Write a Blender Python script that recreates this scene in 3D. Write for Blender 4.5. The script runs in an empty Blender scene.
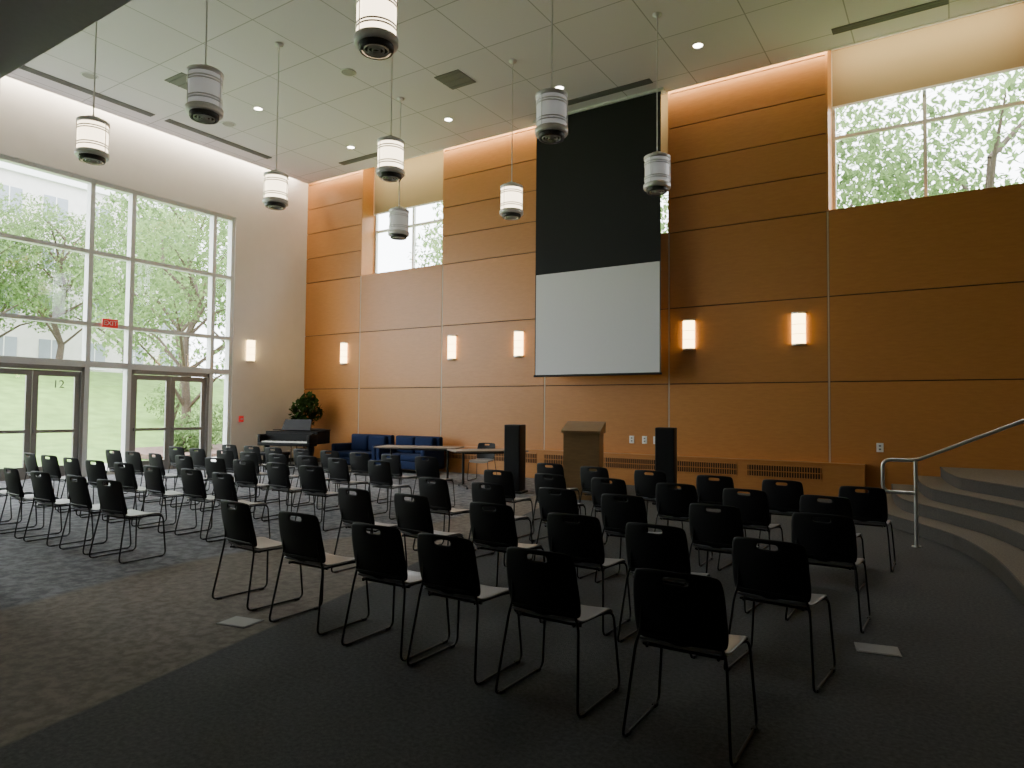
import bpy, bmesh, math, random
from mathutils import Matrix, Vector
random.seed(7)
S = bpy.context.scene
COL = S.collection

# ------------------------------------------------------------------ materials
def mat(name, col, rough=0.6, metal=0.0, noise=0.0, nscale=20.0, bump=0.0, emit=None, estr=0.0, spec=0.5, stretch=(1,1,1)):
    m = bpy.data.materials.new(name); m.use_nodes = True
    nt = m.node_tree; N = nt.nodes; L = nt.links
    b = N['Principled BSDF']
    b.inputs['Base Color'].default_value = (*col, 1)
    b.inputs['Roughness'].default_value = rough
    b.inputs['Metallic'].default_value = metal
    b.inputs['Specular IOR Level'].default_value = spec
    tc = N.new('ShaderNodeTexCoord'); mp = N.new('ShaderNodeMapping')
    L.new(tc.outputs['Object'], mp.inputs['Vector'])
    mp.inputs['Scale'].default_value = stretch
    nz = N.new('ShaderNodeTexNoise'); nz.inputs['Scale'].default_value = nscale
    nz.inputs['Detail'].default_value = 4
    L.new(mp.outputs[0], nz.inputs['Vector'])
    if noise > 0:
        mr = N.new('ShaderNodeMapRange')
        mr.inputs['From Min'].default_value = 0.3; mr.inputs['From Max'].default_value = 0.7
        mr.inputs['To Min'].default_value = 1-noise; mr.inputs['To Max'].default_value = 1+noise
        L.new(nz.outputs['Fac'], mr.inputs['Value'])
        vm = N.new('ShaderNodeVectorMath'); vm.operation = 'SCALE'
        vm.inputs[0].default_value = col
        L.new(mr.outputs[0], vm.inputs['Scale'])
        L.new(vm.outputs[0], b.inputs['Base Color'])
    if bump > 0:
        bp = N.new('ShaderNodeBump'); bp.inputs['Strength'].default_value = bump
        bp.inputs['Distance'].default_value = 0.01
        L.new(nz.outputs['Fac'], bp.inputs['Height']); L.new(bp.outputs[0], b.inputs['Normal'])
    if emit:
        b.inputs['Emission Color'].default_value = (*emit, 1)
        b.inputs['Emission Strength'].default_value = estr
    return m

M_white = mat('painted_plaster', (0.82,0.78,0.72), 0.8, noise=0.02, nscale=3)
M_taupe = mat('taupe_paint', (0.28,0.25,0.22), 0.8, noise=0.02, nscale=3)
M_dark = mat('bulkhead_paint', (0.55,0.55,0.57), 0.8, noise=0.03)
M_alu = mat('white_aluminium', (0.72,0.73,0.72), 0.4, 0.0, noise=0.02)
M_door = mat('door_aluminium', (0.30,0.29,0.28), 0.4, 0.3, noise=0.03)
M_metal = mat('brushed_metal', (0.76,0.76,0.76), 0.4, 0.2, noise=0.04)
M_steel = mat('satin_steel', (0.62,0.62,0.6), 0.3, 0.8, noise=0.03)
M_blackpl = mat('black_plastic', (0.012,0.012,0.014), 0.55, noise=0.1, nscale=200, bump=0.05, spec=0.35)
M_seat = mat('seat_painted_sheen', (0.27,0.27,0.28), 0.32, noise=0.05, nscale=60)  # grey base stands in for window light reflected on black plastic
M_rod = mat('black_rod', (0.008,0.008,0.009), 0.4, 0.2, noise=0.05)
M_black = mat('piano_lacquer', (0.006,0.006,0.007), 0.45, noise=0.05, spec=0.15)
M_blackcloth = mat('black_cloth', (0.014,0.015,0.017), 0.9, noise=0.1, nscale=80)
M_screen = mat('screen_white', (0.68,0.68,0.70), 0.8, noise=0.01)
M_ivory = mat('ivory', (0.8,0.78,0.72), 0.4, noise=0.02)
M_blue = mat('blue_upholstery', (0.009,0.019,0.062), 0.9, noise=0.15, nscale=90, bump=0.2, spec=0.2)
M_table = mat('laminate_top', (0.22,0.19,0.17), 0.35, noise=0.04)
M_glow = mat('lamp_glass_lit', (0.9,0.85,0.75), 0.5, emit=(1.0,0.82,0.56), estr=5.5)
M_faintglow = mat('lamp_glass_faint_glow', (0.88,0.88,0.88), 0.4, noise=0.02, emit=(0.95,0.97,1.0), estr=0.16)  # switched-off lamp glass; faint emission added to whiten it
M_louver = mat('lamp_louver', (0.03,0.03,0.03), 0.5, noise=0.05)
M_sconce = mat('sconce_glass', (0.9,0.8,0.6), 0.5, emit=(1.0,0.70,0.30), estr=12.0)
M_down = mat('downlight_lens', (0.9,0.9,0.9), 0.5, emit=(1.0,0.9,0.75), estr=20.0)
M_grille = mat('grille_grey', (0.16,0.16,0.16), 0.6, noise=0.05)
M_spk = mat('speaker_grille', (0.36,0.36,0.34), 0.7, noise=0.05, nscale=200)
M_shade = mat('shade_fabric', (0.34,0.26,0.14), 0.9, noise=0.03, nscale=80)
M_outlet = mat('outlet_plastic', (0.75,0.74,0.70), 0.5, noise=0.01)
M_red = mat('sign_red', (0.5,0.02,0.02), 0.5, emit=(1,0.05,0.05), estr=0.3, noise=0.02)
M_signw = mat('sign_white', (0.8,0.8,0.8), 0.5, noise=0.02)
M_bark = mat('bark', (0.09,0.065,0.05), 0.9, noise=0.3, nscale=15, bump=0.5)
M_pot = mat('planter', (0.06,0.05,0.045), 0.6, noise=0.1)
M_lawn = mat('lawn_grass', (0.17,0.30,0.06), 0.95, noise=0.25, nscale=1.5)
M_mulch = mat('mulch', (0.15,0.09,0.075), 0.95, noise=0.4, nscale=6)
M_path = mat('concrete_path', (0.45,0.44,0.42), 0.9, noise=0.05)
M_facade = mat('facade', (0.62,0.60,0.57), 0.9, noise=0.05, nscale=2)
M_fglass = mat('facade_glass', (0.22,0.25,0.28), 0.15, noise=0.05)
M_strip = mat('reveal_strip', (0.55,0.42,0.30), 0.5, noise=0.02)
M_gap = mat('shadow_gap', (0.05,0.025,0.012), 0.8, noise=0.05)
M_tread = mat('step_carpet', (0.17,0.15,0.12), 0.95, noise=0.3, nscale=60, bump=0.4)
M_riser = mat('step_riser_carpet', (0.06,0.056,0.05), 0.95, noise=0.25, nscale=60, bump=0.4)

def leafmat(name, col):
    m = bpy.data.materials.new(name); m.use_nodes = True
    nt = m.node_tree; N = nt.nodes; L = nt.links
    N.remove(N['Principled BSDF'])
    out = N['Material Output']
    d = N.new('ShaderNodeBsdfDiffuse'); t = N.new('ShaderNodeBsdfTranslucent'); mx = N.new('ShaderNodeMixShader')
    tc = N.new('ShaderNodeTexCoord'); nz = N.new('ShaderNodeTexNoise'); nz.inputs['Scale'].default_value = 1.3
    cr = N.new('ShaderNodeValToRGB')
    cr.color_ramp.elements[0].position = 0.35; cr.color_ramp.elements[0].color = (col[0]*0.6,col[1]*0.6,col[2]*0.6,1)
    cr.color_ramp.elements[1].position = 0.7; cr.color_ramp.elements[1].color = (col[0]*1.3,col[1]*1.25,col[2]*1.2,1)
    L.new(tc.outputs['Object'], nz.inputs['Vector']); L.new(nz.outputs['Fac'], cr.inputs[0])
    L.new(cr.outputs[0], d.inputs[0]); L.new(cr.outputs[0], t.inputs[0])
    mx.inputs[0].default_value = 0.45
    L.new(d.outputs[0], mx.inputs[1]); L.new(t.outputs[0], mx.inputs[2]); L.new(mx.outputs[0], out.inputs[0])
    return m
M_leaf = leafmat('tree_leaf', (0.21,0.32,0.13))
M_leaf2 = leafmat('house_leaf', (0.05,0.10,0.03))

def glassmat():
    m = bpy.data.materials.new('window_glass'); m.use_nodes = True
    nt = m.node_tree; N = nt.nodes; L = nt.links
    N.remove(N['Principled BSDF']); out = N['Material Output']
    t = N.new('ShaderNodeBsdfTransparent'); t.inputs[0].default_value = (0.93,0.96,0.96,1)
    g = N.new('ShaderNodeBsdfGlossy'); g.inputs['Roughness'].default_value = 0.02
    mx = N.new('ShaderNodeMixShader'); mx.inputs[0].default_value = 0.05
    L.new(t.outputs[0], mx.inputs[1]); L.new(g.outputs[0], mx.inputs[2]); L.new(mx.outputs[0], out.inputs[0])
    return m
M_glass = glassmat()

def woodmat(name, c1, c2, rough=0.42):
    m = bpy.data.materials.new(name); m.use_nodes = True
    nt = m.node_tree; N = nt.nodes; L = nt.links; b = N['Principled BSDF']
    tc = N.new('ShaderNodeTexCoord'); mp = N.new('ShaderNodeMapping')
    mp.inputs['Scale'].default_value = (2.5, 2.5, 14)
    L.new(tc.outputs['Object'], mp.inputs['Vector'])
    at = N.new('ShaderNodeAttribute'); at.attribute_name = 'tint'
    add = N.new('ShaderNodeVectorMath'); add.operation = 'ADD'
    sc = N.new('ShaderNodeVectorMath'); sc.operation = 'SCALE'; sc.inputs['Scale'].default_value = 37.0
    L.new(at.outputs['Vector'], sc.inputs[0]); L.new(mp.outputs[0], add.inputs[0]); L.new(sc.outputs[0], add.inputs[1])
    nz = N.new('ShaderNodeTexNoise'); nz.inputs['Scale'].default_value = 2.2; nz.inputs['Detail'].default_value = 6; nz.inputs['Roughness'].default_value = 0.65
    L.new(add.outputs[0], nz.inputs['Vector'])
    cr = N.new('ShaderNodeValToRGB')
    cr.color_ramp.elements[0].position = 0.3; cr.color_ramp.elements[0].color = (*c1,1)
    cr.color_ramp.elements[1].position = 0.7; cr.color_ramp.elements[1].color = (*c2,1)
    L.new(nz.outputs['Fac'], cr.inputs[0])
    mr = N.new('ShaderNodeMapRange'); mr.inputs['To Min'].default_value = 0.91; mr.inputs['To Max'].default_value = 1.08
    L.new(at.outputs['Fac'], mr.inputs['Value'])
    vs = N.new('ShaderNodeVectorMath'); vs.operation = 'SCALE'
    L.new(cr.outputs[0], vs.inputs[0]); L.new(mr.outputs[0], vs.inputs['Scale'])
    L.new(vs.outputs[0], b.inputs['Base Color'])
    b.inputs['Roughness'].default_value = rough
    return m
M_wood = woodmat('cherry_veneer', (0.43,0.178,0.044), (0.495,0.212,0.056))
M_lect = woodmat('lectern_oak', (0.22,0.13,0.055), (0.28,0.17,0.075))

def ceilmat():
    m = bpy.data.materials.new('acoustic_tile'); m.use_nodes = True
    nt = m.node_tree; N = nt.nodes; L = nt.links; b = N['Principled BSDF']
    tc = N.new('ShaderNodeTexCoord')
    br = N.new('ShaderNodeTexBrick'); br.offset = 0.0; br.squash = 1.0
    br.inputs['Scale'].default_value = 1.0
    br.inputs['Brick Width'].default_value = 1.42; br.inputs['Row Height'].default_value = 1.42
    br.inputs['Mortar Size'].default_value = 0.010; br.inputs['Mortar Smooth'].default_value = 0.0
    br.inputs['Color1'].default_value = (0.72,0.69,0.74,1); br.inputs['Color2'].default_value = (0.76,0.73,0.78,1)
    br.inputs['Mortar'].default_value = (0.42,0.41,0.43,1)
    L.new(tc.outputs['Object'], br.inputs['Vector']); L.new(br.outputs['Color'], b.inputs['Base Color'])
    b.inputs['Roughness'].default_value = 0.9
    return m
M_ceil = ceilmat()

def carpetmat():
    m = bpy.data.materials.new('patterned_carpet'); m.use_nodes = True
    nt = m.node_tree; N = nt.nodes; L = nt.links; b = N['Principled BSDF']
    tc = N.new('ShaderNodeTexCoord'); sep = N.new('ShaderNodeSeparateXYZ'); L.new(tc.outputs['Object'], sep.inputs[0])
    def math_(op, a, bb, c=None):
        n = N.new('ShaderNodeMath'); n.operation = op
        for i, v in enumerate((a, bb, c)):
            if v is None: continue
            if isinstance(v, (int, float)): n.inputs[i].default_value = v
            else: L.new(v, n.inputs[i])
        return n.outputs[0]
    X, Y = sep.outputs[0], sep.outputs[1]
    y2 = math_('MULTIPLY', math_('SUBTRACT', Y, 1.0), -0.24)
    b1 = math_('ADD', y2, -3.55)
    cw = math_('MULTIPLY', math_('SINE', math_('MULTIPLY', Y, 1.1), 0), 0.25)
    b2 = math_('ADD', cw, -6.3)
    f1 = math_('MULTIPLY', math_('ADD', math_('SUBTRACT', X, b1), 0.03), 30.0)
    c1 = N.new('ShaderNodeClamp'); L.new(f1, c1.inputs[0])
    f2 = math_('MULTIPLY', math_('SUBTRACT', X, b2), 8.0)
    c2 = N.new('ShaderNodeClamp'); L.new(f2, c2.inputs[0])
    def patt(ca, cb, scale, stretch, lo=0.42, hi=0.58):
        mp = N.new('ShaderNodeMapping'); mp.inputs['Scale'].default_value = stretch; L.new(tc.outputs['Object'], mp.inputs['Vector'])
        nz = N.new('ShaderNodeTexNoise'); nz.inputs['Scale'].default_value = scale; nz.inputs['Detail'].default_value = 5; nz.inputs['Roughness'].default_value = 0.65
        L.new(mp.outputs[0], nz.inputs['Vector'])
        cr = N.new('ShaderNodeValToRGB'); cr.color_ramp.elements[0].position = lo; cr.color_ramp.elements[1].position = hi
        cr.color_ramp.elements[0].color = (*ca,1); cr.color_ramp.elements[1].color = (*cb,1)
        L.new(nz.outputs['Fac'], cr.inputs[0]); return cr.outputs[0]
    dark = patt((0.052,0.055,0.058), (0.095,0.099,0.103), 40, (1,1,1), 0.35, 0.65)
    brown = patt((0.145,0.126,0.106), (0.225,0.20,0.172), 12, (1,1,1), 0.40, 0.60)
    blue = patt((0.10,0.104,0.115), (0.21,0.215,0.23), 8, (1,1,1), 0.42, 0.58)
    m1 = N.new('ShaderNodeMixRGB'); L.new(c2.outputs[0], m1.inputs[0]); L.new(blue, m1.inputs[1]); L.new(brown, m1.inputs[2])
    m2 = N.new('ShaderNodeMixRGB'); L.new(c1.outputs[0], m2.inputs[0]); L.new(m1.outputs[0], m2.inputs[1]); L.new(dark, m2.inputs[2])
    L.new(m2.outputs[0], b.inputs['Base Color'])
    b.inputs['Roughness'].default_value = 0.9; b.inputs['Specular IOR Level'].default_value = 0.25
    nb = N.new('ShaderNodeTexNoise'); nb.inputs['Scale'].default_value = 130; L.new(tc.outputs['Object'], nb.inputs['Vector'])
    bp = N.new('ShaderNodeBump'); bp.inputs['Strength'].default_value = 0.5; bp.inputs['Distance'].default_value = 0.01
    L.new(nb.outputs['Fac'], bp.inputs['Height']); L.new(bp.outputs[0], b.inputs['Normal'])
    return m
M_carpet = carpetmat()

# ------------------------------------------------------------------ mesh builder
class MB:
    def __init__(s): s.v=[]; s.f=[]; s.m=[]; s.sm=[]; s.t=[]; s.mats=[]; s.M=Matrix.Identity(4); s.tint=0.5
    def mi(s, m):
        if m not in s.mats: s.mats.append(m)
        return s.mats.index(m)
    def add(s, vs, fs, m, smooth=False):
        o = len(s.v); s.v += [tuple(s.M @ Vector(p)) for p in vs]
        k = s.mi(m)
        for f in fs:
            s.f.append([i+o for i in f]); s.m.append(k); s.sm.append(smooth); s.t.append(s.tint)
    def box(s, x0,x1,y0,y1,z0,z1, m, bev=0.0):
        if x0>x1: x0,x1=x1,x0
        if y0>y1: y0,y1=y1,y0
        if z0>z1: z0,z1=z1,z0
        if bev > 0:
            bm = bmesh.new(); bmesh.ops.create_cube(bm, size=1)
            for v in bm.verts:
                v.co = Vector(((x0+x1)/2+v.co.x*(x1-x0),(y0+y1)/2+v.co.y*(y1-y0),(z0+z1)/2+v.co.z*(z1-z0)))
            bmesh.ops.bevel(bm, geom=list(bm.edges), offset=bev, segments=3, profile=0.5, affect='EDGES')
            bm.verts.index_update()
            s.add([tuple(v.co) for v in bm.verts], [[v.index for v in f.verts] for f in bm.faces], m, True); bm.free(); return
        vs=[(x0,y0,z0),(x1,y0,z0),(x1,y1,z0),(x0,y1,z0),(x0,y0,z1),(x1,y0,z1),(x1,y1,z1),(x0,y1,z1)]
        s.add(vs,[(0,3,2,1),(4,5,6,7),(0,1,5,4),(1,2,6,5),(2,3,7,6),(3,0,4,7)],m)
    def lathe(s, prof, c, m, seg=32, smooth=True, cap=True):
        vs=[];fs=[]
        for r,z in prof:
            for i in range(seg):
                a=2*math.pi*i/seg; vs.append((c[0]+r*math.cos(a),c[1]+r*math.sin(a),c[2]+z))
        n=len(prof)
        for j in range(n-1):
            for i in range(seg):
                k=(i+1)%seg; fs.append((j*seg+i,j*seg+k,(j+1)*seg+k,(j+1)*seg+i))
        s.add(vs,fs,m,smooth)
        if cap:
            s.add(vs[:seg],[tuple(reversed(range(seg)))],m); s.add(vs[-seg:],[tuple(range(seg))],m)
    def tube(s, pts, r, m, seg=8, closed=False, radii=None):
        P=[Vector(p) for p in pts]; n=len(P)
        tang=[]
        for i in range(n):
            if closed: t=P[(i+1)%n]-P[i-1]
            else: t=P[min(i+1,n-1)]-P[max(i-1,0)]
            tang.append(t.normalized())
        up=Vector((0,0,1)) if abs(tang[0].z)<0.9 else Vector((1,0,0))
        nrm=(up-tang[0]*up.dot(tang[0])).normalized()
        vs=[];fs=[]
        for i in range(n):
            nrm=(nrm-tang[i]*nrm.dot(tang[i])).normalized(); bi=tang[i].cross(nrm)
            rr = radii[i] if radii else r
            for k in range(seg):
                a=2*math.pi*k/seg; vs.append(tuple(P[i]+(nrm*math.cos(a)+bi*math.sin(a))*rr))
        for j in range(n if closed else n-1):
            j2=(j+1)%n
            for k in range(seg):
                k2=(k+1)%seg; fs.append((j*seg+k,j*seg+k2,j2*seg+k2,j2*seg+k))
        s.add(vs,fs,m,True)
        if not closed:
            s.add(vs[:seg],[tuple(reversed(range(seg)))],m); s.add(vs[-seg:],[tuple(range(seg))],m)
    def prism(s, poly, z0, z1, m):
        n=len(poly)
        vs=[(x,y,z0) for x,y in poly]+[(x,y,z1) for x,y in poly]
        fs=[tuple(reversed(range(n))),tuple(range(n,2*n))]+[(i,(i+1)%n,n+(i+1)%n,n+i) for i in range(n)]
        s.add(vs,fs,m)
    def mesh(s, name):
        me=bpy.data.meshes.new(name); me.from_pydata(s.v,[],s.f)
        for m in s.mats: me.materials.append(m)
        me.polygons.foreach_set('material_index', s.m); me.polygons.foreach_set('use_smooth', s.sm)
        a=me.attributes.new('tint','FLOAT','FACE'); a.data.foreach_set('value', s.t)
        me.update(); return me
    def obj(s, name, loc=(0,0,0), rz=0.0, recenter=False):
        me=s.mesh(name); o=bpy.data.objects.new(name, me); COL.objects.link(o)
        o.location=loc; o.rotation_euler=(0,0,rz); return o

def rounded(pts, r, n=5):
    P=[Vector(p) for p in pts]; out=[P[0]]
    for i in range(1,len(P)-1):
        a=(P[i-1]-P[i]); b=(P[i+1]-P[i]); rr=min(r,a.length*0.45,b.length*0.45)
        p0=P[i]+a.normalized()*rr; p1=P[i]+b.normalized()*rr
        for k in range(n+1):
            t=k/n; out.append(p0*(1-t)**2+P[i]*2*t*(1-t)+p1*t*t)
    out.append(P[-1]); return out

# ------------------------------------------------------------------ dimensions
XL=-16.2; W=13.66; XR=7.0; YB=-5.0; H=8.15; HT=8.75
b=MB(); b.box(XL-0.35,XR+0.3,YB-0.3,W+0.65,-0.2,0.0,M_carpet); b.obj('floor')
b=MB(); b.box(XL+0.38,XR,YB,W-0.36,H,H+0.12,M_ceil)
b.obj('ceiling')
b=MB(); b.box(XL-0.35,XR+0.3,YB-0.3,W+0.65,HT,HT+0.2,M_white); b.obj('ceiling_roof_deck')
b=MB(); b.box(XL+0.38,XR,W-0.36,W-0.33,H-0.01,H+0.2,M_alu); b.box(XL+0.35,XL+0.38,YB,W-0.33,H-0.01,H+0.2,M_alu); b.obj('trim_1')

bays=[XL,-13.93,-11.0,-7.95,-4.97,-1.93,1.15,4.2,XR]
wins=[1,3,5]
SILL=5.27
b=MB(); b.box(XL-0.35,XR+0.3,W,W+0.6,0,SILL,M_white)
for i in range(8):
    if i in wins: continue
    x0=bays[i]; x1=bays[i+1]
    if i==0: x0-=0.35
    if i==7: x1+=0.3
    b.box(x0,x1,W,W+0.6,SILL,HT,M_white)
for i in wins: b.box(bays[i],bays[i+1],W,W+0.6,HT-0.12,HT,M_white)
b.obj('wall_back')
b=MB()
rows=[0.0,2.12,3.69,SILL,6.0,6.74,7.48,8.22,HT]
g=0.010
for i in range(8):
    for j in range(8):
        if i in wins and rows[j]>=SILL-0.01: continue
        b.tint=random.random()
        b.box(bays[i]+(0.02 if i else 0),bays[i+1]-0.02,W-0.04,W-0.012,rows[j]+g,rows[j+1]-g,M_wood)
    z1=SILL if i in wins else HT
    b.tint=0.5
    b.box(bays[i],bays[i+1],W-0.012,W,0,z1,M_gap)
for i in range(1,8):
    b.box(bays[i]-0.013,bays[i]+0.013,W-0.038,W-0.012,0,SILL,M_strip)
for i in wins:
    x0,x1=bays[i],bays[i+1]
    b.tint=random.random(); b.box(x0-0.02,x0+0.02,W-0.04,W+0.5,SILL,HT-0.12,M_wood)
    b.tint=random.random(); b.box(x1-0.02,x1+0.02,W-0.04,W+0.5,SILL,HT-0.12,M_wood)
    b.box(x0+0.02,x1-0.02,W-0.04,W+0.5,SILL-0.01,SILL+0.02,M_wood)
b.obj('wall_panelling')
for n,i in enumerate(wins):
    x0,x1=bays[i]+0.02,bays[i+1]-0.02; y=W+0.5
    zs=(7.12,7.12,7.38)[n]; zm=(6.62,6.62,6.80)[n]
    b=MB(); zt=HT-0.12; zb=SILL+0.02
    for xx in (x0+0.03,(x0+x1)/2,x1-0.03): b.box(xx-0.03,xx+0.03,y-0.04,y+0.04,zb,zt,M_alu)
    for zz in (zb+0.03,zm,zt-0.03): b.box(x0,x1,y-0.038,y+0.038,zz-0.03,zz+0.03,M_alu)
    b.add([(x0,y,zb),(x1,y,zb),(x1,y,zt),(x0,y,zt)],[(0,1,2,3)],M_glass)
    b.obj('window_%d'%(n+2))
    b=MB(); b.box(x0+0.02,x1-0.02,y-0.10,y-0.095,zs,8.5,M_shade); b.box(x0+0.02,x1-0.02,y-0.108,y-0.088,zs-0.03,zs+0.01,M_alu)
    b.tube([(x0+0.02,y-0.13,8.52),(x1-0.02,y-0.13,8.52)],0.05,M_alu,12)
    b.obj('roller_shade')
b=MB()
x0,x1=-11.0,-1.35
b.box(x0,x1,W-0.20,W-0.042,0,0.62,M_wood); b.box(x0-0.01,x1+0.01,W-0.22,W-0.042,0.62,0.65,M_wood)
x=x0+0.15
while x+1.35<x1:
    b.box(x,x+1.3,W-0.204,W-0.199,0.34,0.56,M_gap)
    k=x+0.02
    while k<x+1.28:
        b.box(k,k+0.012,W-0.214,W-0.203,0.35,0.55,M_wood); k+=0.045
    for zz in (0.34,0.45,0.56): b.box(x,x+1.3,W-0.216,W-0.203,zz-0.008,zz+0.008,M_wood)
    x+=1.5
b.obj('baseboard_convector')
b=MB(); b.box(XL,-11.0,W-0.06,W-0.042,0,0.12,M_gap); b.obj('baseboard_back')

WY0,WY1,WZ=1.0,11.22,6.68
b=MB(); b.box(XL-0.35,XL,WY1,W,0,HT,M_white); b.box(XL-0.35,XL,YB-0.3,WY0,0,HT,M_white); b.box(XL-0.35,XL,WY0,WY1,WZ,HT,M_white)
b.obj('wall_left')
b=MB(); b.box(XL,XL+0.015,WY1+0.02,W-0.06,0,0.11,M_blackpl); b.obj('baseboard_left')
b=MB()
V=[WY0+0.05,2.5,4.6,5.5,7.6,8.52,10.63,WY1-0.05]
xc=XL-0.12
for y in V: b.box(xc-0.09,xc+0.09,y-0.05,y+0.05,0,WZ,M_alu)
for z,h in ((2.5,0.07),(3.4,0.045),(5.03,0.045),(WZ-0.05,0.05)):
    b.box(xc-0.085,xc+0.085,WY0+0.1,WY1-0.1,z-h,z+h,M_alu)
b.add([(xc,WY0,2.5),(xc,WY1,2.5),(xc,WY1,WZ),(xc,WY0,WZ)],[(0,1,2,3)],M_glass)
for a,c in ((WY0+0.05,2.5),(4.6,5.5),(7.6,8.52),(10.63,WY1-0.05)):
    b.add([(xc,a,0),(xc,c,0),(xc,c,2.5),(xc,a,2.5)],[(0,1,2,3)],M_glass)
    b.box(xc-0.085,xc+0.085,a+0.05,c-0.05,0,0.10,M_alu)
b.obj('window_1')
for n,(a,c) in enumerate(((2.55,4.55),(5.55,7.55),(8.57,10.58))):
    b=MB(); mid=(a+c)/2
    b.box(xc-0.07,xc+0.07,a,a+0.06,0,2.43,M_door); b.box(xc-0.07,xc+0.07,c-0.06,c,0,2.43,M_door); b.box(xc-0.07,xc+0.07,a,c,2.33,2.43,M_door)
    for p,q in ((a+0.065,mid-0.005),(mid+0.005,c-0.065)):
        b.box(xc-0.025,xc+0.025,p,p+0.11,0.01,2.32,M_door); b.box(xc-0.025,xc+0.025,q-0.11,q,0.01,2.32,M_door)
        b.box(xc-0.025,xc+0.025,p+0.11,q-0.11,2.2,2.32,M_door); b.box(xc-0.025,xc+0.025,p+0.11,q-0.11,0.01,0.27,M_door)
        b.add([(xc,p+.1,.2),(xc,q-.1,.2),(xc,q-.1,2.25),(xc,p+.1,2.25)],[(0,1,2,3)],M_glass)
        b.box(xc+0.05,xc+0.09,p+0.04,q-0.04,0.98,1.05,M_door); b.box(xc+0.025,xc+0.05,p+0.04,p+0.09,0.97,1.06,M_door); b.box(xc+0.025,xc+0.05,q-0.09,q-0.04,0.97,1.06,M_door)
    d=b.obj('door_%d'%(n+1))
    if n==1:
        c2=bpy.data.curves.new('door_number','FONT'); c2.body='12'; c2.size=0.24; c2.extrude=0.002; c2.align_x='CENTER'; c2.materials.append(M_grille)
        t=bpy.data.objects.new('door_number',c2); COL.objects.link(t); t.parent=d; t.location=(xc+0.03,7.05,1.95); t.rotation_euler=(math.pi/2,0,math.pi/2)

b=MB(); b.box(XR,XR+0.3,YB-0.3,W+0.6,0,HT,M_taupe); b.obj('wall_right')
b=MB(); b.box(XL,XR,YB-0.3,YB,0,HT,M_taupe); b.obj('wall_front')
b=MB(); b.box(XL+0.02,XR-0.02,YB+0.02,2.55,4.5,5.3,M_dark); b.box(XL+0.02,XR-0.02,2.50,2.55,5.3,6.3,M_dark)
b.obj('balcony')
b=MB(); b.box(-7.55,-7.03,2.0,2.5,0,4.5,M_dark,0.02); b.obj('column')

path=[(-1.3,13.6),(-1.2,12.4),(-1.02,11.3),(-.78,10.75),(-.36,10.05),(.02,9.3),(.30,8.2),(.46,6.8),(.58,5.5),(.8,4.2),(1.3,2.9),(2.1,1.9),(3.2,1.2),(4.6,.8),(5.6,.65)]
def smooth(P,n=4):
    out=[]
    for i in range(len(P)-1):
        p0=Vector(P[max(i-1,0)]);p1=Vector(P[i]);p2=Vector(P[i+1]);p3=Vector(P[min(i+2,len(P)-1)])
        for k in range(n):
            t=k/n; out.append(0.5*((2*p1)+(p2-p0)*t+(2*p0-5*p1+4*p2-p3)*t*t+(-p0+3*p1-3*p2+p3)*t**3))
    out.append(Vector(P[-1])); return out
SP=smooth(path)
def offs(P,d):
    out=[]
    for i,p in enumerate(P):
        t=(P[min(i+1,len(P)-1)]-P[max(i-1,0)]).normalized(); nrm=Vector((-t.y,t.x))
        q=p+nrm*d; q.x=min(q.x,XR-0.02); q.y=min(q.y,13.61); out.append(q)
    out[0].y=13.61
    return out
b=MB()
rise=0.165
for k in range(4):
    A=offs(SP,0.36*k) if k else SP
    B=offs(SP,0.36*(k+1)) if k<3 else None
    z=rise*(k+1); n=len(A)
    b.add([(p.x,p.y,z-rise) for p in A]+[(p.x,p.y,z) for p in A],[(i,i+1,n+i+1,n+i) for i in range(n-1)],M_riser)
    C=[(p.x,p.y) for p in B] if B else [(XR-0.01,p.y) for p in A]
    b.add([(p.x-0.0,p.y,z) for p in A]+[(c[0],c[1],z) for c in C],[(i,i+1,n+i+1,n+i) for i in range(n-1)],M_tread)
    b.tube([(p.x,p.y,z-0.012) for p in A],0.014,M_riser,6)
b.obj('carpeted_steps')
b=MB()
hy=9.3; px=-0.40
pts=[(px,hy,0.62),(px-0.34,hy,0.62),(px-0.34,hy,1.0),(px,hy,1.0)]+[(px+0.35*k,hy,1.0+0.165*k) for k in range(1,5)]+[(px+2.2,hy,1.66)]
b.tube(rounded(pts,0.09),0.021,M_steel,12)
b.tube([(px,hy,0.0),(px,hy,1.0)],0.021,M_steel,12); b.lathe([(0.05,0),(0.05,0.01)],(px,hy,0),M_steel)
b.tube([(px+1.8,hy,0.66),(px+1.8,hy,1.66)],0.021,M_steel,12); b.lathe([(0.05,0),(0.05,0.01)],(px+1.8,hy,0.66),M_steel)
b.obj('handrail')

# ------------------------------------------------------------------ projection screen
sy=13.15; b=MB()
b.box(-7.93,-4.97,sy-0.004,sy+0.004,4.60,8.15,M_blackcloth)
b.box(-7.93,-4.97,sy-0.004,sy+0.004,2.34,4.60,M_screen)
for x in (-7.93,-4.99): b.box(x,x+0.02,sy-0.006,sy-0.003,2.34,4.60,M_blackpl)
b.tube([(-7.95,sy,2.32),(-4.95,sy,2.32)],0.025,M_blackpl,12)
b.box(-8.0,-4.9,sy-0.06,sy+0.06,8.10,8.15,M_alu)
b.obj('projection_screen')

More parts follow.
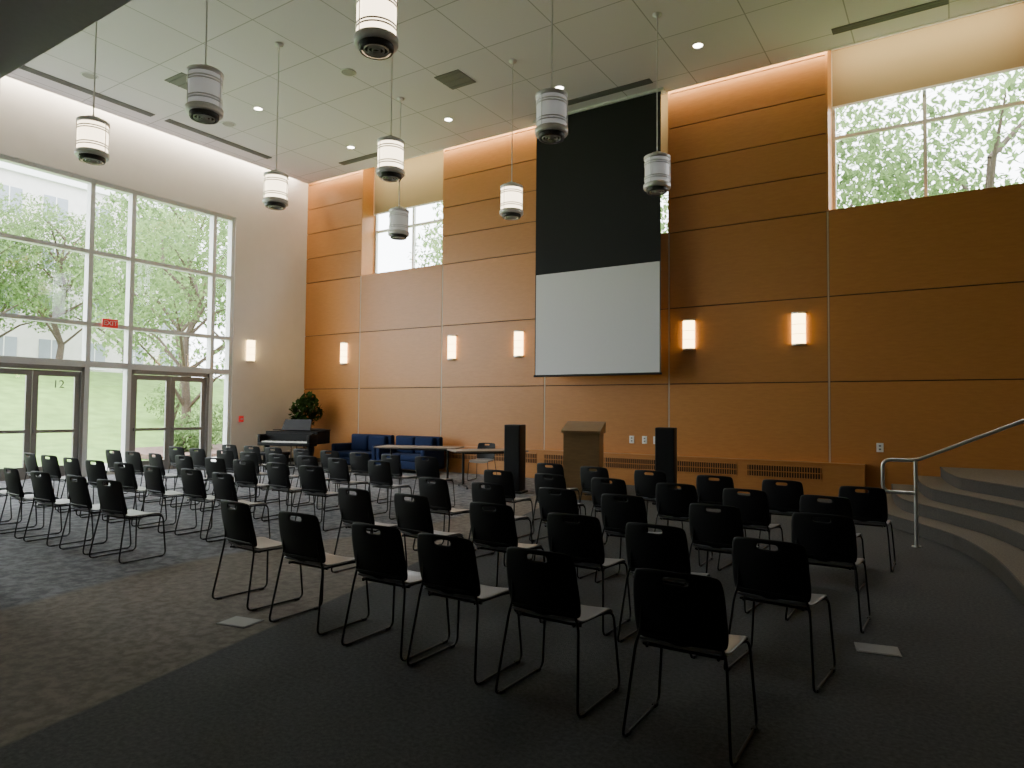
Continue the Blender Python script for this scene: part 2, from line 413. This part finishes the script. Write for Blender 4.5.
# ------------------------------------------------------------------ pendants
def pendant_mesh(lit):
    b=MB(); G=M_glow if lit else M_faintglow
    z=-3.0
    b.lathe([(0.145,0.0),(0.165,0.0),(0.175,0.02),(0.175,0.07)],(0,0,z),M_louver,40,cap=False)
    b.lathe([(0.0,0.03),(0.15,0.03)],(0,0,z),M_louver,40,cap=False)
    for k in (0.04,0.08,0.12): b.lathe([(k,0.0),(k+0.004,0.0),(k+0.004,0.03),(k,0.03)],(0,0,z),M_metal,32,cap=False)
    b.lathe([(0.17,0.06),(0.215,0.06),(0.222,0.075),(0.222,0.13),(0.205,0.14)],(0,0,z),M_metal,40,cap=False)
    b.lathe([(0.2,0.13),(0.2,0.56)],(0,0,z),G,40,cap=False)
    for k in (0.20,0.235,0.44,0.475): b.lathe([(0.199,k),(0.209,k),(0.209,k+0.016),(0.199,k+0.016)],(0,0,z),M_metal,40,cap=False)
    b.lathe([(0.2,0.54),(0.215,0.55),(0.215,0.59),(0.20,0.60),(0.11,0.61),(0.10,0.65),(0.03,0.665),(0.012,0.70)],(0,0,z),M_metal,40,cap=False)
    for k in range(3):
        a=k*2.094+0.4; b.tube([(0.213*math.cos(a),0.213*math.sin(a),z+0.12),(0.213*math.cos(a),0.213*math.sin(a),z+0.56)],0.006,M_metal,6)
    b.tube([(0,0,z+0.68),(0,0,-0.02)],0.010,M_metal,8)
    b.lathe([(0.02,-0.06),(0.07,-0.03),(0.075,0.0)],(0,0,0),M_metal,24)
    return b.mesh('pendant_light')
PM={True:pendant_mesh(True),False:pendant_mesh(False)}
for x,y,l in ((-10.60,4.93,1),(-7.82,4.93,0),(-4.85,4.90,1),(-10.2,7.85,1),(-7.37,7.80,1),(-4.45,7.76,0),(-9.8,10.65,0),(-6.93,10.6,1),(-4.07,10.60,0)):
    o=bpy.data.objects.new('pendant_light',PM[bool(l)]); COL.objects.link(o); o.location=(x,y,H)

def ceil_round(name,x,y,r,lens):
    b=MB(); b.lathe([(r*1.2,0.0),(r*1.2,-0.008),(r,-0.012)],(0,0,0),M_alu,28,cap=False); b.lathe([(r,-0.010),(0.001,-0.010)],(0,0,0),lens,28,cap=False); b.obj(name,(x,y,H))
for x,y in ((-12.8,9.34),(-9.58,12.0),(-3.8,11.9),(-12.7,12.0),(-6.7,12.0)): ceil_round('recessed_downlight',x,y,0.085,M_down)
for x,y in ((-9.9,9.25),(-14.4,6.6),(-14.1,9.5)): ceil_round('ceiling_speaker',x,y,0.13,M_spk)
def diffuser(x0,x1,y0,y1,along):
    b=MB(); cx,cy=(x0+x1)/2,(y0+y1)/2
    x0-=cx;x1-=cx;y0-=cy;y1-=cy
    b.box(x0,x1,y0,y1,-0.013,-0.001,M_grille)
    if along=='x':
        for k in range(3): yy=y0+(y1-y0)*(k+0.5)/3; b.box(x0,x1,yy-0.01,yy+0.01,-0.02,-0.012,M_grille)
    else:
        for k in range(3): xx=x0+(x1-x0)*(k+0.5)/3; b.box(xx-0.01,xx+0.01,y0,y1,-0.02,-0.012,M_grille)
    b.obj('air_diffuser',(cx,cy,H))
diffuser(-15.25,-15.05,4.0,8.3,'y'); diffuser(-15.2,-15.0,8.6,11.4,'y')
for a,c in ((-13.8,-12.1),(-7.0,-5.0),(-1.7,0.0)): diffuser(a,c,12.6,12.8,'x')
diffuser(-8.6,-8.0,10.3,10.9,'x'); diffuser(-13.3,-12.7,7.5,8.1,'x')

def sconce_mesh():
    b=MB(); w=0.12; h=0.31
    b.box(-0.10,0.10,-0.02,0,-h+0.02,h-0.02,M_metal)
    vs=[];n=12
    arc=[(-w*math.cos(math.pi*k/n),-0.02-0.085*math.sin(math.pi*k/n)) for k in range(n+1)]
    b.add([(x,y,-h+0.03) for x,y in arc]+[(x,y,h-0.03) for x,y in arc],[(k,k+1,n+2+k,n+1+k) for k in range(n)],M_sconce,True)
    for z in (-h,h-0.03,-0.10,0.08):
        t=0.03 if abs(z)>0.2 else 0.012
        o=[(x*1.05,y-0.006) for x,y in arc]+[(w*1.05,-0.0),(-w*1.05,0.0)]
        b.prism(o,z,z+t,M_metal) if t==0.03 else b.tube([(x*1.02,y-0.003,z) for x,y in arc],0.005,M_metal,6)
    return b.mesh('wall_sconce')
SM=sconce_mesh()
for x in (-14.52,-10.65,-8.65,-4.54,-2.44,2.6):
    o=bpy.data.objects.new('wall_sconce',SM); COL.objects.link(o); o.location=(x,W-0.04,3.12)
o=bpy.data.objects.new('wall_sconce',SM); COL.objects.link(o); o.location=(XL,11.75,3.12); o.rotation_euler=(0,0,math.pi/2)

def plate(x,z,dy=W-0.04):
    b=MB(); b.box(-0.055,0.055,-0.008,0,-0.08,0.08,M_outlet,0.003)
    for k in (-0.03,0.03): b.box(-0.018,0.018,-0.010,-0.007,k-0.014,k+0.014,M_grille)
    b.obj('wall_outlet',(x,dy,z))
for x in (-5.79,-5.5,-5.25,-1.12): plate(x,0.95)
b=MB(); b.box(0,0.05,-0.06,0.06,-0.08,0.08,M_red,0.006); b.box(0.05,0.056,-0.035,0.035,-0.02,0.02,M_signw); b.obj('fire_alarm_pull',(XL,11.5,1.25))
b=MB(); b.box(0,0.05,-0.17,0.17,-0.10,0.10,M_red,0.006); b.tube([(0.02,0,0.1),(0.02,0,0.16)],0.012,M_alu,8)
ex=b.obj('exit_sign',(XL+0.0,8.02,3.45))
b2=bpy.data.curves.new('exit_text','FONT'); b2.body='EXIT'; b2.size=0.15; b2.extrude=0.002; b2.align_x='CENTER'; b2.align_y='CENTER'; b2.materials.append(M_signw)
t=bpy.data.objects.new('exit_text',b2); COL.objects.link(t); t.parent=ex; t.location=(0.053,0,0); t.rotation_euler=(math.pi/2,0,math.pi/2)
for x,y in ((-4.36,3.13),(-0.45,5.12)):
    b=MB(); b.box(-0.13,0.13,-0.10,0.10,0,0.006,M_grille,0.002); b.box(-0.115,0.115,-0.085,0.085,0.006,0.008,M_spk if x<-2 else M_grille); b.obj('floor_outlet_box',(x,y,0.0),0.2)

# ------------------------------------------------------------------ chair
def shell(fn, nu, nv, hole, thick, m, B, k=0.16):
    vs=[];idx={};fs=[]
    for j in range(nv+1):
        for i in range(nu+1):
            u=-1+2*i/nu; v=-1+2*j/nv
            uu=u*math.sqrt(1-k*v*v*v*v); vv=v*math.sqrt(1-k*u*u*u*u)
            idx[i,j]=len(vs); vs.append(fn(uu,vv))
    for j in range(nv):
        for i in range(nu):
            if hole(i,j): continue
            fs.append((idx[i,j],idx[i+1,j],idx[i+1,j+1],idx[i,j+1]))
    me=bpy.data.meshes.new('tmp'); me.from_pydata(vs,[],fs); o=bpy.data.objects.new('tmp',me); COL.objects.link(o)
    so=o.modifiers.new('s','SOLIDIFY'); so.thickness=thick; so.offset=0
    ss=o.modifiers.new('ss','SUBSURF'); ss.levels=1; ss.render_levels=1
    dg=bpy.context.evaluated_depsgraph_get(); ev=o.evaluated_get(dg); em=ev.to_mesh()
    B.add([tuple(v.co) for v in em.vertices],[tuple(p.vertices) for p in em.polygons],m,True)
    ev.to_mesh_clear(); bpy.data.objects.remove(o); bpy.data.meshes.remove(me)

def chair_mesh():
    B=MB()
    def back(u,v):
        z=0.64+0.18*v; t=(v+1)/2
        w=0.228-0.012*t
        y=-0.185-0.075*t+0.035*u*u*(1-0.2*t) - 0.012*math.cos(v*1.5)
        return (u*w,y,z)
    B_h=lambda i,j: (5<=i<=8 and j==10)
    shell(back,14,12,B_h,0.012,M_blackpl,B,0.14)
    def seat(u,v):
        y=0.02+0.215*v; x=u*(0.228+0.006*v)
        z=0.452-0.02*(1-u*u)*(1-v*v*0.6)
        if v>0.6: z-=0.05*((v-0.6)/0.4)**2
        if v<-0.7: z+=0.03*((-v-0.7)/0.3)**2
        return (x,y,z)
    shell(seat,12,12,lambda i,j:False,0.014,M_seat,B,0.10)
    for s in (-1,1):
        P=[(s*0.17,-0.225,0.72),(s*0.185,-0.195,0.52),(s*0.215,-0.19,0.44),(s*0.252,-0.265,0.009),(s*0.252,0.235,0.009),(s*0.222,0.215,0.42),(s*0.19,0.12,0.425),(s*0.17,-0.16,0.425)]
        B.tube(rounded(P,0.05),0.0075,M_rod,8)
        for yy in (-0.2,0.18): B.box(s*0.252-0.010,s*0.252+0.010,yy-0.02,yy+0.02,0.0,0.017,M_blackpl)
    for y in (-0.13,0.13): B.tube([(-0.2,y,0.425),(0.2,y,0.425)],0.008,M_rod,6)
    B.tube([(-0.185,-0.205,0.50),(0.185,-0.205,0.50)],0.007,M_rod,6)
    return B.mesh('stacking_chair')
CM=chair_mesh()
def chair(x,y,rz=0.0):
    o=bpy.data.objects.new('stacking_chair',CM); COL.objects.link(o); o.location=(x,y,0); o.rotation_euler=(0,0,rz)
dy=0.25
R=[[(-4.76,3.34),(-3.92,3.24),(-3.12,3.19),(-2.52,3.16),(-1.86,3.12),(-1.09,3.06)],
   [(-4.70,4.52),(-3.96,4.50),(-3.10,4.45),(-2.32,4.33),(-1.64,4.26),(-0.91,4.14)],
   [(-4.72,5.72),(-3.96,5.68),(-3.18,5.68),(-2.46,5.60),(-1.62,5.45),(-0.82,5.42)],
   [(-4.74,6.95),(-3.98,6.92),(-3.20,6.88),(-2.44,6.80),(-1.68,6.72),(-0.96,6.62)],
   [(-4.76,8.30),(-3.98,8.15),(-3.20,8.10),(-2.36,7.92),(-1.60,7.86),(-0.80,7.66)]]
for row in R:
    for x,y in row: chair(x+random.uniform(-.02,.02),y+dy,random.uniform(-.06,.06)-0.02)
for r,y in enumerate((3.55,4.72,5.98,7.12,8.22)):
    for c in range(8):
        x=-6.95-0.75*c-(0.2 if r==0 else 0)
        chair(x+random.uniform(-.04,.04),y+dy+0.05*c*(0.4)+random.uniform(-.03,.03),random.uniform(-.09,.09)+0.03)
chair(-8.75,12.3,math.pi+0.2)

# ------------------------------------------------------------------ lectern / loudspeakers / tables
b=MB(); b.tint=0.3
b.box(-0.34,0.34,-0.22,0.22,0.0,0.08,M_lect); b.box(-0.32,0.32,-0.20,0.20,0.08,1.16,M_lect)
b.add([(-.35,-.25,1.16),(.35,-.25,1.16),(.35,.23,1.16),(-.35,.23,1.16),(-.35,-.25,1.20),(.35,-.25,1.20),(.35,.23,1.36),(-.35,.23,1.36)],[(0,3,2,1),(4,5,6,7),(0,1,5,4),(1,2,6,5),(2,3,7,6),(3,0,4,7)],M_lect)
b.box(-0.24,0.24,0.199,0.206,0.2,1.02,M_lect)
b.obj('lectern',(-5.55,10.9,0),0.25)
for x,y in ((-7.0,10.9),(-4.1,11.1)):
    b=MB(); b.box(-0.16,0.16,-0.16,0.16,0.04,1.28,M_blackpl,0.015); b.box(-0.2,0.2,-0.2,0.2,0,0.04,M_blackpl,0.01)
    b.box(-0.14,0.14,-0.168,-0.16,0.35,1.24,M_blackcloth)
    b.obj('loudspeaker',(x,y,0),0.2)
def table(x,y,rz,L=1.8):
    b=MB(); b.box(-L/2,L/2,-0.38,0.38,0.715,0.745,M_table,0.008)
    for s in (-1,1):
        X=s*(L/2-0.25)
        b.tube([(X,0,0.05),(X,0,0.71)],0.025,M_rod,10)
        b.tube(rounded([(X,-0.32,0.02),(X,-0.25,0.05),(X,0.25,0.05),(X,0.32,0.02)],0.05),0.02,M_rod,8)
        b.box(X-0.03,X+0.03,-0.25,0.25,0.695,0.715,M_rod)
        for k in (-0.32,0.32): b.lathe([(0.022,0),(0.022,0.03)],(X,k,0),M_blackpl,10)
    b.tube([(-L/2+.25,0,.68),(L/2-.25,0,.68)],0.015,M_rod,8)
    b.obj('training_table',(x,y,0),rz)
table(-9.75,11.35,0.35,1.8); table(-7.95,11.35,0.9,1.5)

def sofa(x,y,rz,L):
    b=MB()
    b.box(-L/2,L/2,-0.38,0.38,0.10,0.30,M_blue,0.03)
    n=2
    for k in range(n):
        a=-L/2+0.10+(L-0.2)*k/n; c=-L/2+0.10+(L-0.2)*(k+1)/n
        b.box(a+0.01,c-0.01,-0.38,0.22,0.30,0.45,M_blue,0.045)
        b.box(a+0.01,c-0.01,0.14,0.34,0.44,0.86,M_blue,0.06)
    b.box(-L/2,L/2,0.26,0.42,0.12,0.88,M_blue,0.04)
    for s in (-1,1): b.box(s*L/2-0.07,s*L/2+0.07,-0.38,0.40,0.10,0.64,M_blue,0.04)
    for sx in (-1,1):
        for sy_ in (-0.3,0.3): b.lathe([(0.02,0),(0.03,0.11)],(sx*(L/2-0.1),sy_,0),M_rod,10)
    b.obj('blue_sofa',(x,y,0),rz)
sofa(-12.95,12.85,0.0,1.45); sofa(-11.35,12.85,0.0,1.45)

# ------------------------------------------------------------------ grand piano (keyboard at -y)
b=MB()
out=[(-0.74,0.0),(0.74,0.0),(0.74,0.42),(0.72,0.62),(0.62,0.78),(0.46,0.92),(0.30,1.08),(0.18,1.28),(0.04,1.46),(-0.16,1.56),(-0.40,1.58),(-0.60,1.52),(-0.72,1.36),(-0.74,1.1)]
b.prism(out,0.66,0.97,M_black)
lid=[(x*1.02,y*1.01+(0.0 if y>0.1 else 0.30)) for x,y in out]
b.prism(lid,0.985,1.005,M_black)
b.box(-0.74,0.74,-0.34,0.0,0.62,0.70,M_black,0.008)
for s in (-1,1): b.box(s*0.70-0.045,s*0.70+0.045,-0.34,0.02,0.70,0.90,M_black,0.015)
b.box(-0.65,0.65,-0.30,-0.12,0.70,0.735,M_ivory)
for k in range(36):
    if k%7 in (2,6): continue
    x=-0.63+0.036*k; b.box(x,x+0.014,-0.24,-0.12,0.735,0.75,M_black)
b.box(-0.66,0.66,-0.12,0.0,0.70,0.93,M_black)
b.add([(-.42,.18,1.0),(.42,.18,1.0),(.38,.30,1.27),(-.38,.30,1.27),(-.42,.21,1.0),(.42,.21,1.0),(.38,.33,1.27),(-.38,.33,1.27)],[(0,1,2,3),(7,6,5,4),(3,2,6,7),(0,3,7,4),(1,5,6,2),(0,4,5,1)],M_black)
for x,y in ((-0.62,-0.12),(0.62,-0.12),(-0.2,1.25)):
    b.lathe([(0.035,0.0),(0.035,0.05),(0.045,0.08),(0.04,0.12),(0.07,0.5),(0.075,0.64)],(x,y,0),M_black,16)
for x in (-0.08,0.08): b.tube([(x,0.12,0.1),(x,0.12,0.66)],0.012,M_black,8)
b.box(-0.12,0.12,0.02,0.17,0.08,0.14,M_black,0.01)
for x in (-0.06,0,0.06): b.box(x-0.012,x+0.012,-0.06,0.03,0.09,0.10,M_metal)
b.obj('grand_piano',(-14.0,11.4,0),0.30)
b=MB(); b.box(-0.38,0.38,-0.17,0.17,0.42,0.50,M_black,0.02)
for sx in (-1,1):
    for sy_ in (-1,1): b.lathe([(0.016,0),(0.026,0.42)],(sx*0.33,sy_*0.13,0),M_black,10)
b.obj('piano_bench',(-13.78,10.68,0),0.30)

# ------------------------------------------------------------------ foliage helpers
def leaves(b, c, rad, n, size, m, rng):
    for _ in range(n):
        while True:
            p=Vector((rng.uniform(-1,1),rng.uniform(-1,1),rng.uniform(-1,1)))
            if 0.15<p.length<1: break
        p=Vector((c[0]+p.x*rad[0],c[1]+p.y*rad[1],c[2]+p.z*rad[2]))
        q=Matrix.Rotation(rng.uniform(0,6.28),3,'Z')@Matrix.Rotation(rng.uniform(-1.2,1.2),3,'X')
        s=size*rng.uniform(0.6,1.2)
        pts=[(-.0,-.5,0),(.28,-.1,.05),(0,.55,0),(-.28,-.1,.05)]
        b.add([tuple(p+q@(Vector(k)*s)) for k in pts],[(0,1,2,3)],m)
def tree_mesh(seed,h,trunk,crown,n,leafsize):
    rng=random.Random(seed); b=MB()
    tp=[(0,0,0)]+[(rng.uniform(-.15,.15)*k,rng.uniform(-.15,.15)*k,h*0.75*k/5) for k in range(1,6)]
    b.tube(tp,0.1,M_bark,10,radii=[trunk*(1-0.15*k) for k in range(6)])
    nb=13; per=n//nb
    for k in range(nb):
        a=k*2.4+rng.uniform(-.3,.3); zz=h*(0.30+0.6*k/nb); rr=crown*(0.95-0.55*k/nb)
        e=(rr*math.cos(a),rr*math.sin(a),zz+0.4)
        i0=min(5,1+k//3); s0=tp[i0]
        mid=((s0[0]+e[0])/2,(s0[1]+e[1])/2,(s0[2]+e[2])/2+0.3)
        b.tube([s0,mid,e],0.05,M_bark,6,radii=[trunk*0.4,trunk*0.25,0.02])
        leaves(b,e,(crown*0.45,crown*0.45,h*0.11),per,leafsize,M_leaf,rng)
    return b.mesh('tree')
T1=tree_mesh(1,9.0,0.20,3.0,6500,0.22); T2=tree_mesh(2,12.0,0.24,4.2,8000,0.28)
def terr(x,y):
    t=max(0,min(1,(-x-21)/26)); return 3.8*t*t*(3-2*t)-0.02
def tree(m,x,y,s=1,rz=0,z=None):
    o=bpy.data.objects.new('tree',m); COL.objects.link(o); o.location=(x,y,(terr(x,y) if z is None else z)-0.05); o.scale=(s,s,s); o.rotation_euler=(0,0,rz)
for a in ((T1,-24.5,15.0,1.0,0),(T2,-33,20,1.0,1),(T2,-38,27,1.1,2),(T2,-46,24,1.0,4),(T2,-41,13.5,0.8,2.5),(T2,-43,18.5,0.85,0.4),(T1,-45,16,1.0,1.4)): tree(*a)
for a in ((T2,-13.5,22,.9,0),(T1,-8,24,1.2,1),(T2,-3.5,24,1,2),(T2,1.0,22.5,.95,3.3),(T2,-19,27,1,1.4)): tree(a[0],a[1],a[2],a[3],a[4],-0.02)
for k,(x,y,s) in enumerate(((-22,14.0,1.0),(-24,16.6,1.2),(-21,12.9,.7),(-29,17.2,1.3))):
    rng=random.Random(50+k); b=MB()
    for q in range(5): b.tube([(0,0,0),(rng.uniform(-.4,.4),rng.uniform(-.4,.4),0.9*s)],0.02,M_bark,5)
    leaves(b,(0,0,0.75*s),(0.9*s,0.9*s,0.7*s),1200,0.16,M_leaf,rng); b.obj('bush',(x,y,terr(x,y)))
b=MB(); nx,ny=40,30; vs=[];fs=[]
for j in range(ny+1):
    for i in range(nx+1):
        x=-16.56-54*i/nx; y=-20+80*j/ny; vs.append((x,y,terr(x,y)+0.05*math.sin(x*0.9+y*0.5)*(1 if x<-20 else 0)-0.01))
for j in range(ny):
    for i in range(nx): fs.append((j*(nx+1)+i,(j+1)*(nx+1)+i,(j+1)*(nx+1)+i+1,j*(nx+1)+i+1))
b.add(vs,fs,M_lawn,True); b.obj('lawn')
b=MB(); b.box(-16.5,40,14.35,60,-0.25,-0.03,M_lawn); b.obj('lawn_rear')
b=MB(); b.box(-19.3,-16.56,-5,14,-0.02,0.02,M_path); b.obj('paved_path')
b=MB(); b.prism([(-19.4,11.2),(-19.4,19),(-24,19),(-26,15),(-23,11.6)],-0.01,0.12,M_mulch); b.obj('planting_bed')
b=MB(); b.box(-60,-52,6,32,2.5,17,M_facade)
for f in range(4):
    for k in range(9):
        y=7.2+2.8*k; z=4.3+3.3*f
        b.box(-52.01,-51.95,y,y+1.5,z,z+1.8,M_fglass); b.box(-52,-51.9,y-0.05,y+1.55,z-0.1,z,M_alu); b.box(-52,-51.92,y+0.72,y+0.78,z,z+1.8,M_alu)
b.box(-60.3,-51.7,5.7,32.3,17,17.5,M_alu)
b.obj('campus_building')
b=MB(); rng=random.Random(9)
b.lathe([(0.16,0),(0.2,0.02),(0.25,0.4),(0.27,0.42),(0.24,0.43),(0.23,0.38),(0.0,0.38)],(0,0,0),M_pot,24,cap=False)
for k in range(5):
    a=k*1.26; b.tube([(0.04*math.cos(a),0.04*math.sin(a),0.38),(0.1*math.cos(a),0.1*math.sin(a),1.0),(0.26*math.cos(a),0.26*math.sin(a),1.6)],0.014,M_bark,6)
leaves(b,(0,0,1.45),(0.44,0.44,0.40),420,0.20,M_leaf2,rng); leaves(b,(0.1,0,1.75),(0.25,0.25,0.25),80,0.22,M_leaf2,rng); b.obj('potted_plant',(-15.3,12.95,0))

# ------------------------------------------------------------------ lights
def area(name,loc,rot,sx,sy_,power,col=(1,1,1),portal=False):
    l=bpy.data.lights.new(name,'AREA'); l.shape='RECTANGLE'; l.size=sx; l.size_y=sy_; l.energy=power; l.color=col
    o=bpy.data.objects.new(name,l); COL.objects.link(o); o.location=loc; o.rotation_euler=rot
    if portal: l.cycles.is_portal=True
    return o
# cove tubes sit low in the slots, tilted toward the wall they wash
area('cove_light',((XL+XR)/2,W-0.22,8.38),(math.radians(62),0,0),XR-XL-0.6,0.06,300,(1.0,0.86,0.58))
area('cove_light',(XL+0.24,(YB+W)/2+3,8.42),(math.radians(38),0,math.pi/2),W-YB-7,0.06,230,(1.0,0.88,0.72))
area('window_portal',(XL-0.34,(WY0+WY1)/2,WZ/2),(0,-math.pi/2,0),WZ,WY1-WY0,1,portal=True)
for i in wins:
    area('window_portal',((bays[i]+bays[i+1])/2,W+0.58,(SILL+HT)/2),(-math.pi/2,0,0),bays[i+1]-bays[i],HT-SILL,1,portal=True)
w=bpy.data.worlds.new('overcast'); S.world=w; w.use_nodes=True
N=w.node_tree.nodes; L=w.node_tree.links; bg=N['Background']
tc=N.new('ShaderNodeTexCoord'); sp=N.new('ShaderNodeSeparateXYZ'); cr=N.new('ShaderNodeValToRGB')
L.new(tc.outputs['Generated'],sp.inputs[0]); L.new(sp.outputs[2],cr.inputs[0])
cr.color_ramp.elements[0].position=0.0; cr.color_ramp.elements[0].color=(0.82,0.84,0.89,1)
cr.color_ramp.elements[1].position=0.7; cr.color_ramp.elements[1].color=(0.96,0.97,1.0,1)
L.new(cr.outputs[0],bg.inputs[0]); bg.inputs[1].default_value=13.0

# ------------------------------------------------------------------ camera
cam=bpy.data.cameras.new('camera'); cam.lens=24; cam.sensor_width=36; cam.clip_end=300
co=bpy.data.objects.new('camera',cam); COL.objects.link(co); S.camera=co
Mx=Matrix.Translation((0,0,1.55))@Matrix.Rotation(math.radians(33.0),4,'Z')@Matrix.Rotation(math.radians(92.2),4,'X')@Matrix.Rotation(math.radians(0.5),4,'Z')
co.matrix_world=Mx
